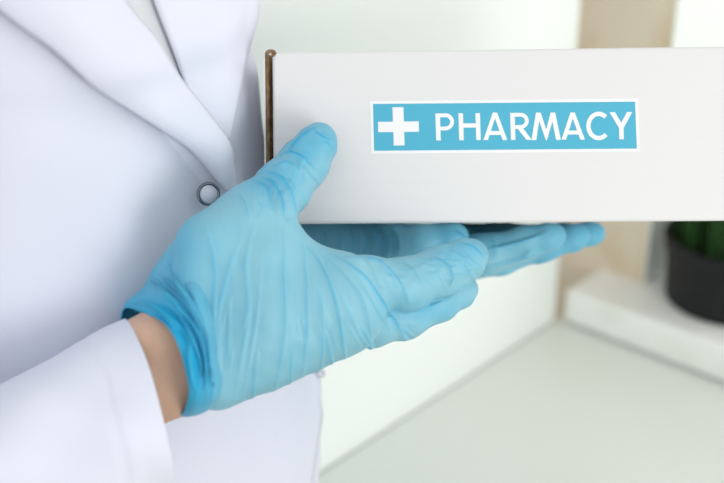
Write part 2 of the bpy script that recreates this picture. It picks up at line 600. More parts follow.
def stroke(pts, w, closed=False):
    """flat band of width w px along pts"""
    p = [np.array(q, float) for q in pts]; out = []
    for i in range(len(p) - 1):
        a, b = p[i], p[i + 1]
        def nrm(k):
            t = p[min(k + 1, len(p) - 1)] - p[max(k - 1, 0)]; t = t / np.linalg.norm(t)
            return np.array([-t[1], t[0]]) * w / 2
        na = nrm(i) if len(p) > 2 else nrm(0); nb = nrm(i + 1) if len(p) > 2 else nrm(0)
        out.append([a + na, b + nb, b - nb, a - na])
    return out


def arc(cx, cy, rx, ry, a0, a1, n=18):
    return [(cx + rx * math.cos(math.radians(a0 + (a1 - a0) * i / n)), cy - ry * math.sin(math.radians(a0 + (a1 - a0) * i / n))) for i in range(n + 1)]


T = 5.0
G_ = []
# P
G_ += [[(435.0, 113.3), (440.1, 113.3), (441, 140.7), (436, 140.7)]]
G_ += stroke([(438, 115.4), (445, 115.3)] + arc(445.4, 121.9, 6.7, 6.6, 90, -90, 14) + [(438, 128.6)], 3.8)
# H
G_ += [[(458.1, 113.1), (463.1, 113.1), (464, 140.5), (459, 140.5)], [(475.1, 113), (480.1, 113), (481, 140.3), (476, 140.3)], [(462, 123.5), (477, 123.4), (477, 127.6), (462, 127.7)]]


def letter_a(xa, ya, xl, xr, yb_, yc):
    return [[(xa - 2.3, ya), (xa + 2.3, ya), (xl + 2.5, yb_), (xl - 2.5, yb_)], [(xa - 2.3, ya), (xa + 2.3, ya), (xr + 2.5, yb_), (xr - 2.5, yb_)],
            [(xl + 3.5, yc - 1.9), (xr - 3.5, yc - 2), (xr - 2.5, yc + 1.9), (xl + 2.5, yc + 2)]]


G_ += letter_a(494.9, 112.4, 485.5, 505.0, 140.3, 133.0)
# R
G_ += [[(509.8, 112.8), (514.8, 112.8), (515.6, 140.2), (510.7, 140.2)]]
G_ += stroke([(512, 114.9), (520, 114.8)] + arc(520.4, 120.9, 6.4, 6.1, 90, -90, 14) + [(513, 127.1)], 3.8)
G_ += [[(516.2, 127.4), (521.6, 126.2), (532.2, 140.1), (526.3, 140.1)]]
# M
G_ += [[(535.9, 112.7), (540.2, 112.7), (536.2, 140.1), (531.4, 140.1)], [(536.3, 112.7), (540.6, 112.7), (548.2, 136.5), (545.9, 140.6)],
       [(550.6, 112.6), (555.0, 112.6), (546.6, 140.6), (544.3, 136.5)], [(550.6, 112.6), (555.0, 112.6), (560.8, 139.9), (556.0, 139.9)]]
G_ += letter_a(572.5, 112.3, 563.6, 582.6, 139.9, 132.6)
# C
G_ += stroke(arc(598.6, 126.0, 10.3, 12.1, 48, 315, 26), 4.3)
# Y
G_ += [[(609.0, 112.1), (615.0, 112.1), (623.4, 126.4), (619.0, 128.6)], [(626.6, 111.9), (632.4, 111.9), (623.4, 128.6), (619.0, 126.4)], [(618.7, 126.5), (623.6, 126.5), (623.8, 139.5), (618.9, 139.5)]]
def inset(g, e=.24):
    g = [np.array(q, float) for q in g]
    if len(g) != 4: return g
    out = []
    for i in range(4):
        p, a, b = g[i], g[i - 1] - g[i], g[(i + 1) % 4] - g[i]
        a /= np.linalg.norm(a); b /= np.linalg.norm(b)
        k = a + b if abs(a[0] * b[1] - a[1] * b[0]) > .2 else a * .5 + b * .5
        out.append(p + k * e / max(abs(a[0] * b[1] - a[1] * b[0]), .35))
    return out


G_ = [inset(g) if min(math.dist(g[i], g[i - 1]) for i in range(4)) > 4.4 else g for g in G_]
parts = [plate([tuple(q) for q in g], .0003 + (i % 4) * .00001, .00018) for i, g in enumerate(G_)]
V, Fc = merge(parts); o = obj('lettering', V, Fc, 'paper', lab, False); fix_normals(o); o['label'] = 'white capital letters PHARMACY'

# ================================================================== PERSON
FD = np.array([.839, -.545, 0]); RD = np.array([-.545, -.839, 0])      # facing direction, towards the right shoulder
per = empty('person', (-.2, .69, 0), 'person in a white lab coat holding the box in blue gloved hands', 'person')


def tring(Zr, cx, cy, a, b, n=16, flat=2.3):
    out = []
    for i in range(n):
        t = 2 * math.pi * i / n; ct, st = math.cos(t), math.sin(t)
        e = 2 / flat
        x = math.copysign(abs(ct) ** e, ct) * a; y = math.copysign(abs(st) ** e, st) * b
        if x < 0: x *= .85
        out.append(np.array([cx, cy, CAM[2] + Zr]) + RD * x + FD * y)
    return out


TR = [(.085, -.225, .715, .07, .062), (.05, -.225, .712, .115, .075), (.015, -.222, .708, .160, .092), (-.05, -.219, .70, .163, .104), (-.11, -.215, .695, .158, .112),
      (-.16, -.211, .692, .153, .118), (-.185, -.21, .692, .152, .120), (-.21, -.208, .692, .150, .122), (-.26, -.206, .69, .148, .124), (-.38, -.180, .688, .155, .134), (-.5, -.190, .672, .160, .134),
      (-.65, -.22, .65, .165, .14), (-.86, -.24, .64, .175, .15)]
SILH = [(-200, 250), (0, 250), (35, 247), (55, 250), (72, 257), (95, 263.5), (130, 265.5), (225, 265), (245, 268), (300, 292), (375, 319), (410, 323), (483, 315), (700, 300)]
for _ in range(4):                                   # settle each ring so the chest outline runs where it should
    TR2 = []
    for t in TR:
        q = np.array(tring(*t, n=200)); px, py, d = project(q); k = int(np.argmax(px)); dx = 0
        if -.56 < t[0] < -.13:
            dx = (np.interp(py[k], [a for a, b in SILH], [b for a, b in SILH]) - px[k]) * d[k] / F
        TR2.append((t[0], t[1] + dx) + t[2:])
    TR = TR2
rings = [tring(*t) for t in TR]
TV, TF = loft(rings, 96, 90)
# soft folds of loose cotton
th_ = np.arctan2((TV - np.array([-.19, .69, 0])) @ FD, (TV - np.array([-.19, .69, 0])) @ RD)
zz = TV[:, 2] - CAM[2]
rad = TV - np.c_[np.full(len(TV), -.19), np.full(len(TV), .69), TV[:, 2]]
rad /= np.linalg.norm(rad, axis=1, keepdims=True)
fade = np.clip((-zz - .02) / .1, 0, 1)
TV = TV + rad * (fade * (.0014 * np.sin(7 * th_ + zz * 24) + .0014 * np.sin(11 * th_ - zz * 31 + 1)))[:, None]
coat = obj('lab_coat', TV, TF, 'coat', per); fix_normals(coat)
solid(coat, .0015, -1)
bvh = BVHTree.FromPolygons([tuple(v) for v in TV], [tuple(f) for f in TF])


def coat_hit(px, py):
    r_ = ray(px, py)
    h_, n_, i_, d_ = bvh.ray_cast(Vector(CAM), Vector(r_))
    return (None, None) if h_ is None else (d_, np.array(n_))


def oncoat(px, py, lift, parts=False):
    r_ = ray(px, py); d_, n_ = coat_hit(px, py)
    k = 0
    while d_ is None and k < 60:
        k += 1; d_, n_ = coat_hit(px - k, py)
    k = 1 / max(abs(float(n_ @ r_)), .55)
    return (r_, d_, k) if parts else CAM + r_ * (d_ - lift * k)


def layer(name, left, right, lift, nu, nv, parent, material='coat', th=.0016):
    """cloth piece lying on the torso between two seam lines; lift(u, v) = metres above it"""
    A = cr(left, nv); Bc = cr(right, nv); V = []
    for i in range(nv):
        for j in range(nu):
            u = j / (nu - 1); q = A[i] * (1 - u) + Bc[i] * u
            V.append(oncoat(q[0], q[1], 0, True) + (lift(u, i / (nv - 1)),))
    R_ = np.array([v[0] for v in V]); D_, K_, L_ = (np.array([v[q] for v in V]).reshape(nv, nu) for q in (1, 2, 3))
    for _ in range(14):                              # even out the stand-off so the cloth lies smooth
        E = np.pad(K_, 1, 'edge'); K_ = (E[1:-1, :-2] + E[1:-1, 2:] + E[:-2, 1:-1] + E[2:, 1:-1]) / 4
    V = (CAM + R_ * (D_ - L_ * K_).reshape(-1, 1)).reshape(nv, nu, 3)
    for _ in range(3):
        V[1:-1] = .5 * V[1:-1] + .25 * (V[2:] + V[:-2])
    V = V.reshape(-1, 3); Fc = []
    for i in range(nv - 1):
        for j in range(nu - 1):
            Fc.append([i * nu + j, i * nu + j + 1, (i + 1) * nu + j + 1, (i + 1) * nu + j])
    o = obj(name, V, Fc, material, parent)
    # outward side faces the viewer
    n0 = np.cross(V[1] - V[0], V[nu] - V[0])
    if n0 @ (CAM - V[0]) < 0:
        o.data.flip_normals()
    solid(o, th, 1); return o


# shirt in the neck opening
layer('shirt_front', [(-45, -335), (-20, -230), (35, -110), (112, 0), (150, 60), (185, 105)], [(35, -335), (90, -210), (135, -100), (175, 0), (192, 60), (200, 105)], lambda u, v: .0008, 10, 60, per, 'shirt', .001)
# inside facing beside the far lapel
layer('facing', [(140, -40), (147, 0), (164, 44), (184, 92)], [(170, -40), (180, 0), (192, 50), (206, 100)], lambda u, v: -.002 + .004 * u, 8, 16, coat, 'shirt')
# far lapel
far = layer('lapel', [(20, -335), (70, -210), (118, -100), (153, 0), (172, 50), (190, 100), (206, 136)], [(60, -345), (170, -250), (262, -120), (259, 0), (248.5, 46), (238, 95), (229, 138)],
            lambda u, v: (.005 + .003 * u) * (1 - .5 * v ** 4), 16, 100, coat)
# near front panel, its edge running down from the end of the lapel to the lower snap
layer('front_panel', [(140, 122), (170, 160), (195, 205), (215, 300), (250, 396), (238, 500), (190, 800)], [(176, 126), (214, 172), (243, 215), (300, 330), (321, 395), (310, 490), (265, 800)],
      lambda u, v: -.006 + .0095 * u ** .8, 16, 80, coat)
# near lapel
near = layer('lapel', [(-75, -335), (-150, -230), (-110, -90), (0, 8), (54, 48), (95, 85), (137, 112), (182, 141), (203, 160), (225, 188)],
             [(-30, -340), (0, -230), (55, -110), (124, 0), (155, 39), (178, 77), (205, 111), (228, 143), (232.5, 166), (236, 190)],
             lambda u, v: .0078 + .003 * u * v + .010 * math.sin(math.pi * u) ** .6 * (1 - .6 * v) + .003 * (1 - v), 22, 140, coat)


def stitch(line, lift, parent, w=.0005):
    pts = [oncoat(x, y, lift) for x, y in cr(line, 46)]
    parts = [tube(np.array([pts[i], (pts[i] + pts[i + 1]) / 2, pts[i + 1] * .8 + pts[i] * .2]), w, 6) for i in range(0, 45)]
    V, Fc = merge(parts); return obj('stitching', V, Fc, 'coat', parent)


stitch([(254, 0), (243.5, 46), (234.5, 90)], .0074, coat, .00035)


def snap(px, py, lift, R, parent, nudge=None):
    c = oncoat(px, py, lift)
    n = np.cross(oncoat(px + 6, py, lift) - c, oncoat(px, py - 6, lift) - c); n /= np.linalg.norm(n)
    v_ = (CAM - c) / np.linalg.norm(CAM - c)
    if n @ v_ < 0: n = -n
    n = n * .5 + v_ * .5; n /= np.linalg.norm(n)
    if nudge is not None: n = n * .6 + nudge; n /= np.linalg.norm(n)
    V, Fc = torus(c, n, R, R * .17, 44, 12)
    b = obj('snap_button', V, Fc, 'metal', parent); fix_normals(b); b['label'] = 'metal ring snap button'
    a = np.cross(n, Z); a /= np.linalg.norm(a); bb = np.cross(n, a)
    V = [c + n * .0004] + [c + n * .0002 + R * .95 * (math.cos(t) * a + math.sin(t) * bb) for t in np.linspace(0, 2 * math.pi, 32, endpoint=False)]
    Fc = [[0, 1 + i, 1 + (i + 1) % 32] for i in range(32)]
    o = obj('button_face', V, Fc, 'coat', parent); solid(o, .0006, 0)
    return b


snap(208.5, 194, .0105, .0062, coat)
snap(320, 373.5, .0072, .0030, coat)

# ---- right sleeve: wide cuff with a hem
def sring(top, bot, dc, rd, n=14, tilt=0.0, bulge=0.0):
    """closed ring through a top and bottom point; rd = half depth towards the viewer, bulge = near side shifted along the arm"""
    T_, B_ = P(*top, dc), P(*bot, dc); c = (T_ + B_) / 2; h_ = (T_ - B_) / 2
    out = []
    ax = np.cross(h_ / np.linalg.norm(h_), -FWD)
    for i in range(n):
        t = 2 * math.pi * i / n
        out.append(c + h_ * math.cos(t) - FWD * rd * math.sin(t) + ax * bulge * math.sin(t))
    return out


SL = [sring((124, 316), (172, 500), .605, .034, bulge=.014), sring((108, 327), (150, 510), .603, .036, bulge=.014), sring((86, 341), (128, 520), .60, .038, bulge=.013),
      sring((40, 364), (60, 545), .595, .042), sring((0, 384), (0, 570), .59, .045), sring((-100, 425), (-110, 620), .575, .048), sring((-220, 470), (-240, 690), .565, .05),
      sring((-360, 430), (-400, 700), .56, .05)]
e0 = P(-300, 540, .56); sh = np.array([-.262, .575, CAM[2] - .035])
def cring(c, ax, r, n=14):
    ax = ax / np.linalg.norm(ax); a = np.cross(ax, FWD); a /= np.linalg.norm(a); b = np.cross(ax, a)
    return [c + r * (math.cos(2 * math.pi * i / n) * a + math.sin(2 * math.pi * i / n) * b) for i in range(n)]
V, Fc = loft(SL, 64, 80)
px, py, d = project(V)
N_ = V - np.array([np.mean(V.reshape(80, 64, 3)[i], 0) for i in range(80)]).repeat(64, 0)
N_ /= np.linalg.norm(N_, axis=1, keepdims=True)
V = V + N_ * (.0016 * np.sin(px * .055 + py * .03) + .0012 * np.sin(py * .07 - px * .03))[:, None]
hem = np.exp(-((seg_dist(px, py, [(86, 345), (105, 371), (111, 400), (120, 441), (127, 470), (134, 520)])[0]) / 3.0) ** 2)
V = V - N_ * (.0012 * hem)[:, None]
slv = obj('sleeve', V, Fc, 'coat', coat); fix_normals(slv); solid(slv, .0022, -1)
V, Fc = tube([sh + np.array([.05, .04, .02]), sh, (sh + e0) / 2 + np.array([-.02, -.01, 0]), e0 + np.array([-.005, 0, .01]), P(-240, 570, .565)], [.055, .068, .066, .062, .056], 40, 50)
o = obj('sleeve', V, Fc, 'coat', coat); fix_normals(o)
# ---- left sleeve, behind the body
shl = np.array([-.165, .80, CAM[2] - .045]); el = np.array([-.265, .855, CAM[2] - .335]); wl = P(262, 276, .765)
V, Fc = tube([shl + np.array([-.04, -.06, .02]), shl, (shl + el) / 2 + np.array([-.01, .01, 0]), el, el * .5 + wl * .5, wl * .93 + el * .07], [.05, .06, .06, .054, .047, .043], 40, 60)
o = obj('sleeve', V, Fc, 'coat', coat); fix_normals(o)
# collar at the neck
nk = np.array([-.212, .712, CAM[2] + .075])
V, Fc = loft([tring(.05, -.212, .712, .085, .072), tring(.10, -.215, .712, .072, .066), tring(.07, -.212, .712, .09, .08), tring(.045, -.21, .712, .108, .09)], 48, 20)
o = obj('collar', V, Fc, 'coat', coat); fix_normals(o); solid(o, .002)

# ---- body: one continuous skin
wr = [K(-300, 540, .56, 75), K(20, 425, .597, 62), K(120, 385, .605, 50), K(165, 362, .606, 44), K(215, 340, .607, 46), K(300, 310, .615, 40)]
# flatter wrist from two parallel chains
wa = [K(20, 470, .600, 40), K(70, 432, .602, 34), K(124, 365, .605, 36), K(170, 338, .604, 32), K(235, 300, .606, 32)]
wb = [K(20, 470, .600, 40), K(132, 398, .605, 34), K(185, 384, .606, 26), K(250, 345, .606, 28)]
tz = lambda z, x=-.205, y=.70: np.array([x, y, CAM[2] + z])
hd = tz(.245, -.195, .705)
chains_ = [
    [(tz(-.30), .07), (tz(-.16), .075), (tz(-.05), .075), (tz(.02), .06), (tz(.07), .046), (tz(.16), .05)],
    [(tz(-.015) + RD * .10, .034), (tz(.0), .055), (tz(-.015) - RD * .08, .034)],
    [(sh, .036), ((sh + e0) / 2 + np.array([-.015, -.01, 0]), .034), (e0, .030)],
    [(e0, .030), (P(20, 450, .6), .026)], wa, wb,
    [(shl, .034), ((shl + el) / 2, .034), (el, .032), (wl, .026), (P(330, 258, .765), .018)],
    [(tz(-.30), .07), (tz(-.42, -.205, .68), .075)],
    [(tz(-.44, -.205, .675) + RD * .05, .06), (tz(-.80, -.24, .645) + RD * .085, .045), (np.array([-.245, .64, .10]) + RD * .085, .036), (np.array([-.245, .64, .05]) + RD * .085 + FD * .1, .024)],
    [(tz(-.44, -.205, .675) - RD * .05, .06), (tz(-.80, -.24, .645) - RD * .085, .045), (np.array([-.245, .64, .10]) - RD * .085, .036), (np.array([-.245, .64, .05]) - RD * .085 + FD * .1, .024)],
]
fhd = FD
head_chains = [[(hd + Z * .035 - fhd * .015, .078), (hd + Z * .03 + fhd * .012, .076)], [(hd - Z * .01 + fhd * .03, .062), (hd - Z * .075 + fhd * .052, .036)],
               [(hd - Z * .0 + fhd * .086, .009), (hd - Z * .038 + fhd * .104, .011)],
               [(hd - Z * .012 + RD * .076, .012), (hd - Z * .035 + RD * .074, .009)], [(hd - Z * .012 - RD * .076, .012), (hd - Z * .035 - RD * .074, .009)]]
hh = .0045
lo, G = grid_for(chains_ + head_chains, hh, .02)
fld = None
for c in chains_ + head_chains:
    pts = np.array([p for p, r in c]); mr = max(r for p, r in c) + .05
    l_ = np.maximum(((pts.min(0) - mr - lo) / hh).astype(int), 0); h_ = ((pts.max(0) + mr - lo) / hh).astype(int) + 1
    if fld is None: fld = np.full((G[0].size, G[1].size, G[2].size), .05, np.float32)
    sl = tuple(slice(l_[i], h_[i]) for i in range(3))
    Gs = (G[0][sl[0]], G[1][:, sl[1]], G[2][:, :, sl[2]])
    e = chain_field(Gs, c, .012).astype(np.float32)
    fld[sl] = smin(fld[sl], e, .016 if max(r for p, r in c) > .02 else .006)
V, Q = surface_nets(fld, lo, hh); V = relax(V, Q, 2)
body = obj('body', V, Q, 'skin', per)
# face and hair
for s in (-1, 1):
    c = hd + Z * .008 + fhd * .074 + RD * .031 * s
    V, Fc = ellipsoid(c, (.013, .013, .009)); eye = obj('eye', V, Fc, 'eye', per)
    V, Fc = ellipsoid(c + fhd * .0098, (.0045, .0045, .005), 16, 10); obj('iris', V, Fc, 'hair', eye)
c = hd - Z * .062 + fhd * .083
V, Fc = tube([c - RD * .024 - fhd * .008, c + fhd * .002, c + RD * .024 - fhd * .008], [.003, .006, .003], 10, 14); obj('mouth', V, Fc, 'lip', per)
V, Fc = ellipsoid((0, 0, 0), (1, 1, 1), 40, 24)
V = np.array(V); cut = V[:, 1] * .8 - V[:, 2] * .45 > .25
V2 = hd + Z * .04 - fhd * .016 + (V[:, :1] * .088) * RD + (V[:, 1:2] * .102) * fhd + V[:, 2:] * .095 * Z
V2[cut] = V2[cut] - fhd * .03
o = obj('hair', V2, Fc, 'hair', per); fix_normals(o)
for s in (-1, 1):
    a = tz(-.42, -.205, .675) + RD * .05 * s; b = np.array([-.245, .64, .085]) + RD * .085 * s
    V, Fc = tube([a, tz(-.80, -.24, .645) + RD * .085 * s, b], [.07, .066, .05], 32, 30); o = obj('trousers', V, Fc, 'cloth', per); fix_normals(o)
    V, Fc = ellipsoid((0, 0, 0), (1, 1, 1), 24, 14); V = np.array(V)
    V = (b * np.array([1, 1, 0]) + FD * .055 + Z * .038) + V[:, :1] * .045 * RD + V[:, 1:2] * .125 * FD + np.maximum(V[:, 2:], -.97) * .039 * Z
    o = obj('shoe', V, Fc, 'shoe', per); fix_normals(o)

# ---- right glove (near the viewer)
palm = [
    [K(202, 290, .606, 33), K(214, 250, .608, 35), K(250, 226, .618, 34)],
    [K(208, 325, .606, 33), K(260, 262, .612, 37), K(308, 279, .622, 30)],
    [K(212, 345, .606, 33), K(270, 305, .610, 38), K(340, 288, .622, 35)],
    [K(214, 362, .606, 33), K(270, 330, .610, 37), K(350, 312, .626, 34)],
    [K(216, 374, .606, 29), K(270, 347, .612, 34), K(336, 328, .628, 29)],
    [K(218, 380, .608, 24), K(260, 358, .614, 27), K(300, 345, .628, 26)],
    [K(250, 226, .618, 34), K(276, 240, .618, 22), K(310, 282, .622, 26)],
]
fing = [
    [K(215, 250, .610, 34), K(262, 212, .622, 32), K(283, 188, .640, 27), K(304, 163, .655, 24), K(317, 144, .664, 19), K(320, 139, .667, 15)],
    [K(320, 286, .624, 34), K(365, 287, .640, 30), K(405, 285, .654, 26), K(442, 271, .667, 24), K(466, 259, .676, 20), K(474, 254, .680, 13)],
    [K(335, 312, .632, 30), K(372, 324, .650, 22), K(405, 318, .664, 20), K(440, 303, .676, 17), K(461, 292, .684, 14), K(466, 288, .686, 11)],
    [K(320, 325, .640, 28), K(372, 318, .668, 20), K(415, 302, .692, 16), K(445, 284, .704, 13)],
    [K(300, 335, .640, 26), K(350, 325, .668, 17), K(385, 308, .690, 14), K(410, 294, .70, 11)],
]
CR = [  # lines of gathered film: points, width px, height mm, colour weight
    ([(301, 232), (305, 270), (306, 300), (303, 385)], 2.6, 1.0, .55),
    ([(318, 285), (322, 320), (321, 380)], 2.4, .8, .5),
    ([(305, 243), (322, 268), (336, 305), (348, 375)], 2.6, 1.2, .8),
    ([(322, 252), (352, 285), (366, 312), (376, 365)], 2.2, .8, .45),
    ([(330, 252), (362, 275), (380, 300), (392, 320), (414, 350)], 2.8, 1.5, .9),
    ([(345, 256), (378, 262), (397, 280), (410, 304)], 2.8, 1.4, .75),
    ([(355, 272), (370, 300), (392, 335)], 2.2, .7, .35),
    ([(285, 225), (283, 270), (284, 330), (272, 408)], 2.4, .9, .55),
    ([(258, 215), (246, 260), (248, 320), (230, 415)], 2.6, .7, .35),
    ([(243, 235), (228, 270), (218, 320), (218, 385)], 2.8, .9, .5),
    ([(205, 225), (214, 262), (214, 300), (215, 350)], 2.6, .9, .6),
    ([(262, 265), (255, 330), (240, 412)], 2.0, .5, .3),
    ([(330, 320), (333, 335), (338, 350)], 2.0, .6, .3),
    # thumb
    ([(279, 155), (290, 153), (302, 158), (316, 170)], 2.2, 1.6, .9),
    ([(274, 165), (288, 163), (300, 172)], 2.2, 1.2, .6),
    ([(262, 176), (272, 182), (280, 198), (284, 222)], 2.6, 1.9, .8),
    ([(252, 180), (266, 190), (273, 214)], 2.4, 1.7, .7),
    ([(266, 170), (282, 178), (292, 198), (297, 224)], 2.4, 1.6, .6),
    ([(300, 160), (312, 178), (322, 186)], 2.2, .7, .35),
    ([(314, 130), (322, 137), (333, 141)], 2.2, .8, .6),
    ([(286, 152), (302, 136), (318, 126)], 3.2, .7, .7),
    ([(238, 192), (246, 205), (250, 222)], 2.4, .8, .45),
    # index finger
    ([(428, 258), (443, 262), (452, 274), (450, 288)], 2.6, 1.3, .7),
    ([(405, 262), (414, 272), (420, 286)], 2.4, .9, .4),
    ([(462, 243), (474, 248), (484, 258)], 2.6, .8, .6),
    ([(415, 312), (448, 298), (470, 280)], 3.0, .7, .4),
    ([(380, 262), (386, 274), (398, 282)], 2.0, .7, .35),
    # gathers that run out over the lower edge
    ([(326, 330), (330, 352), (336, 385)], 3.0, 1.0, .5), ([(292, 340), (291, 365), (290, 395)], 2.6, .9, .5), ([(258, 350), (254, 380), (252, 410)], 2.8, .9, .5),
    ([(362, 325), (370, 345), (378, 368)], 3.0, .9, .5), 
]


def fine_lines(n):
    out = []
    R_ = random.Random(11)
    for _ in range(n):                              # film pulled from the thumb web and the cuff towards the little finger side
        t = R_.random(); x = 215 + 180 * t; y = R_.uniform(215 + 45 * t, 350 - 30 * t); L = R_.uniform(18, 60); lean = -.12 + .75 * t * t + R_.uniform(-.12, .12)
        a = (x, y); b = (x + lean * L * .5 + R_.uniform(-2, 2), y + L * .5); c = (x + lean * L * 1.1 + .15 * L * t, y + L)
        out.append(([a, b, c], R_.uniform(1.3, 2.4), R_.uniform(.15, .4), R_.uniform(.05, .3)))
    for _ in range(26):                             # short gathers around the thumb
        t = R_.random(); x = 255 + 70 * t; y = 200 - 62 * t + R_.uniform(-14, 16); L = R_.uniform(9, 22)
        a_ = R_.uniform(.2, 1.5)
        out.append(([(x, y), (x + .5 * L * math.cos(a_), y + .45 * L * math.sin(a_)), (x + L * math.cos(a_ + .3), y + L * math.sin(a_ + .3))], R_.uniform(1.5, 2.6), R_.uniform(.12, .4), R_.uniform(.1, .4)))
    for _ in range(24):                             # and along the index finger
        t = R_.random(); x = 375 + 95 * t; y = 285 - 28 * t + R_.uniform(-16, 16); L = R_.uniform(10, 28); a_ = R_.uniform(-.6, .9)
        out.append(([(x, y), (x + .5 * L * math.cos(a_), y + .5 * L * math.sin(a_) + 1.5), (x + L * math.cos(a_), y + L * math.sin(a_))], R_.uniform(1.5, 2.6), R_.uniform(.15, .4), R_.uniform(.05, .3)))
    return out


CR += fine_lines(26)


def fold_shade_right(px, py):
    f = .10 + .42 * np.exp(-(((px - 312) / 34) ** 2 + ((py - 140) / 24) ** 2))  # thumb: film tint, deepened to paint in its shading
    f = f + .28 * np.exp(-(((px - 465) / 30) ** 2 + ((py - 250) / 20) ** 2))
    f = f + .28 * np.exp(-(((px - 440) / 45) ** 2 + ((py - 312) / 14) ** 2))
    f = f + .42 * np.exp(-(((px - 266) / 30) ** 2 + ((py - 178) / 20) ** 2))  # thumb base: gathered film plus shade put into the colour
    f = f + .4 * np.exp(-((px - 175) / 26) ** 2)
    return np.clip(f, 0, 1)




def press_on_box(V):
    """film flattened where it bears on the box"""
    q = V - BO; x = q @ ex; y = q @ ez; n = q @ en
    m = (x > xL - .001) & (x < x1) & (y > yb - .0004) & (y < yt) & (n > -.0004) & (n < DEP + .002)
    up = m & (y > yb + .02) & (n < .012)
    V = V.copy(); V[up] -= np.outer(n[up] + .0005, en)
    dn = m & ~up; V[dn] -= np.outer(y[dn] - yb + .0011, ez)
    return V


def build_glove(name, palm, fing, kp, kf, h, creases, fold_fn, lump):
    chains = palm + fing
    lo, G = grid_for(chains, h, .006)
    pf = None
    for c in palm:
        e = chain_field(G, c, .006); pf = e if pf is None else smin(pf, e, kp)
    tot = None
    for c in fing:
        e = smin(pf, chain_field(G, c, .006), kf)
        tot = e if tot is None else smin(tot, e, .0022)
    if lump:
        tot = tot + (lump * (np.sin(G[0] * 260 + G[2] * 190) * np.sin(G[1] * 230 + G[0] * 120) + .6 * np.sin(G[2] * 420 + G[0] * 300 + G[1] * 140))).astype(np.float32)
    V, Q = surface_nets(tot, lo, h)
    V = relax(V, Q, 3)
    px, py, d = project(V)
    V, fold = wrinkle(V, Q, creases, fold_fn(px, py))
    V = press_on_box(V)
    o = obj(name, V, Q, 'glove', per); set_fold(o, fold)
    return o


gr = build_glove('glove', palm, fing, .009, .007, .00075, CR, fold_shade_right, .00012)

# cuff of the right glove: loose doubled collar of film around the wrist
rim = [P(123, 309, 0.618), P(143, 313, 0.600), P(166, 324, 0.578), P(182, 350, 0.571), P(189, 380, 0.571), P(187, 402, 0.580), P(177, 416, 0.603), P(150, 402, 0.628), P(135, 370, 0.640), P(122, 335, 0.636)]
r1 = [P(127, 301, 0.618), P(150, 303, 0.589), P(176, 318, 0.574), P(192, 348, 0.567), P(199, 380, 0.568), P(198, 404, 0.578), P(187, 417, 0.603), P(160, 404, 0.630), P(142, 370, 0.642), P(127, 330, 0.638)]
r2 = [P(143, 287, 0.618), P(170, 292, 0.586), P(193, 318, 0.571), P(204, 348, 0.566), P(209, 378, 0.568), P(208, 402, 0.580), P(200, 414, 0.604), P(172, 404, 0.628), P(158, 365, 0.642), P(145, 320, 0.638)]
r3 = [P(152, 270, 0.616), P(184, 281, 0.586), P(205, 312, 0.572), P(213, 345, 0.568), P(216, 376, 0.570), P(216, 398, 0.582), P(210, 407, 0.606), P(185, 400, 0.628), P(172, 360, 0.640), P(160, 310, 0.636)]
r4 = [P(173, 241, .616), P(200, 264, .600), P(215, 308, .592), P(222, 345, .590), P(225, 374, .592), P(224, 390, .600), P(216, 398, .608), P(200, 390, .622), P(190, 350, .63), P(180, 300, .625)]
V, Fc = loft([rim, r1, r2, r3, r4], 260, 90)
V = np.array(V); px, py, d = project(V)
Fq = np.array(Fc)
foldc = np.full(len(V), .88)
CC = [([(165, 258), (178, 285), (196, 312), (208, 334), (212, 380)], 3.0, 1.8, .3), ([(140, 300), (165, 312), (190, 342), (198, 395)], 3.0, 1.4, .3), ([(150, 290), (180, 308), (203, 345), (207, 400)], 2.6, 1.4, .3),
      ([(128, 306), (160, 318), (182, 345), (192, 400)], 2.8, 1.2, .3), ([(152, 272), (172, 300), (190, 322)], 2.6, .9, .3)]
Nn = vnormals(V, Fq); vw = CAM - V; 
if np.mean((Nn * vw).sum(1)[d < .59]) < 0: Fq = Fq[:, ::-1]
R_ = random.Random(5)
for _ in range(26):
    v = R_.random(); a = R_.uniform(0, .6); b = a + R_.uniform(.25, .5)
    A_ = cr([(128, 304), (160, 312), (184, 345), (193, 385), (190, 412)], 41); B_ = cr([(164, 262), (196, 300), (213, 335), (215, 370), (208, 404)], 41)
    pts = [tuple(A_[int(min(t, 1) * 40)] * (1 - v) + B_[int(min(t, 1) * 40)] * v) for t in (a, a * .67 + b * .33, a * .33 + b * .67, b)]
    CC.append((pts, R_.uniform(1.6, 3.0), R_.uniform(.6, 1.3), .2))
V, foldc = wrinkle(V, Fq, CC, foldc)
cuff = obj('cuff', V, Fq, 'glove', gr); set_fold(cuff, np.clip(foldc * (1 - .55 * np.repeat(np.linspace(0, 1, 90), 260) ** 1.5), 0, 1)); solid(cuff, .0012, -1)
cuff['label'] = 'rolled saturated blue cuff'

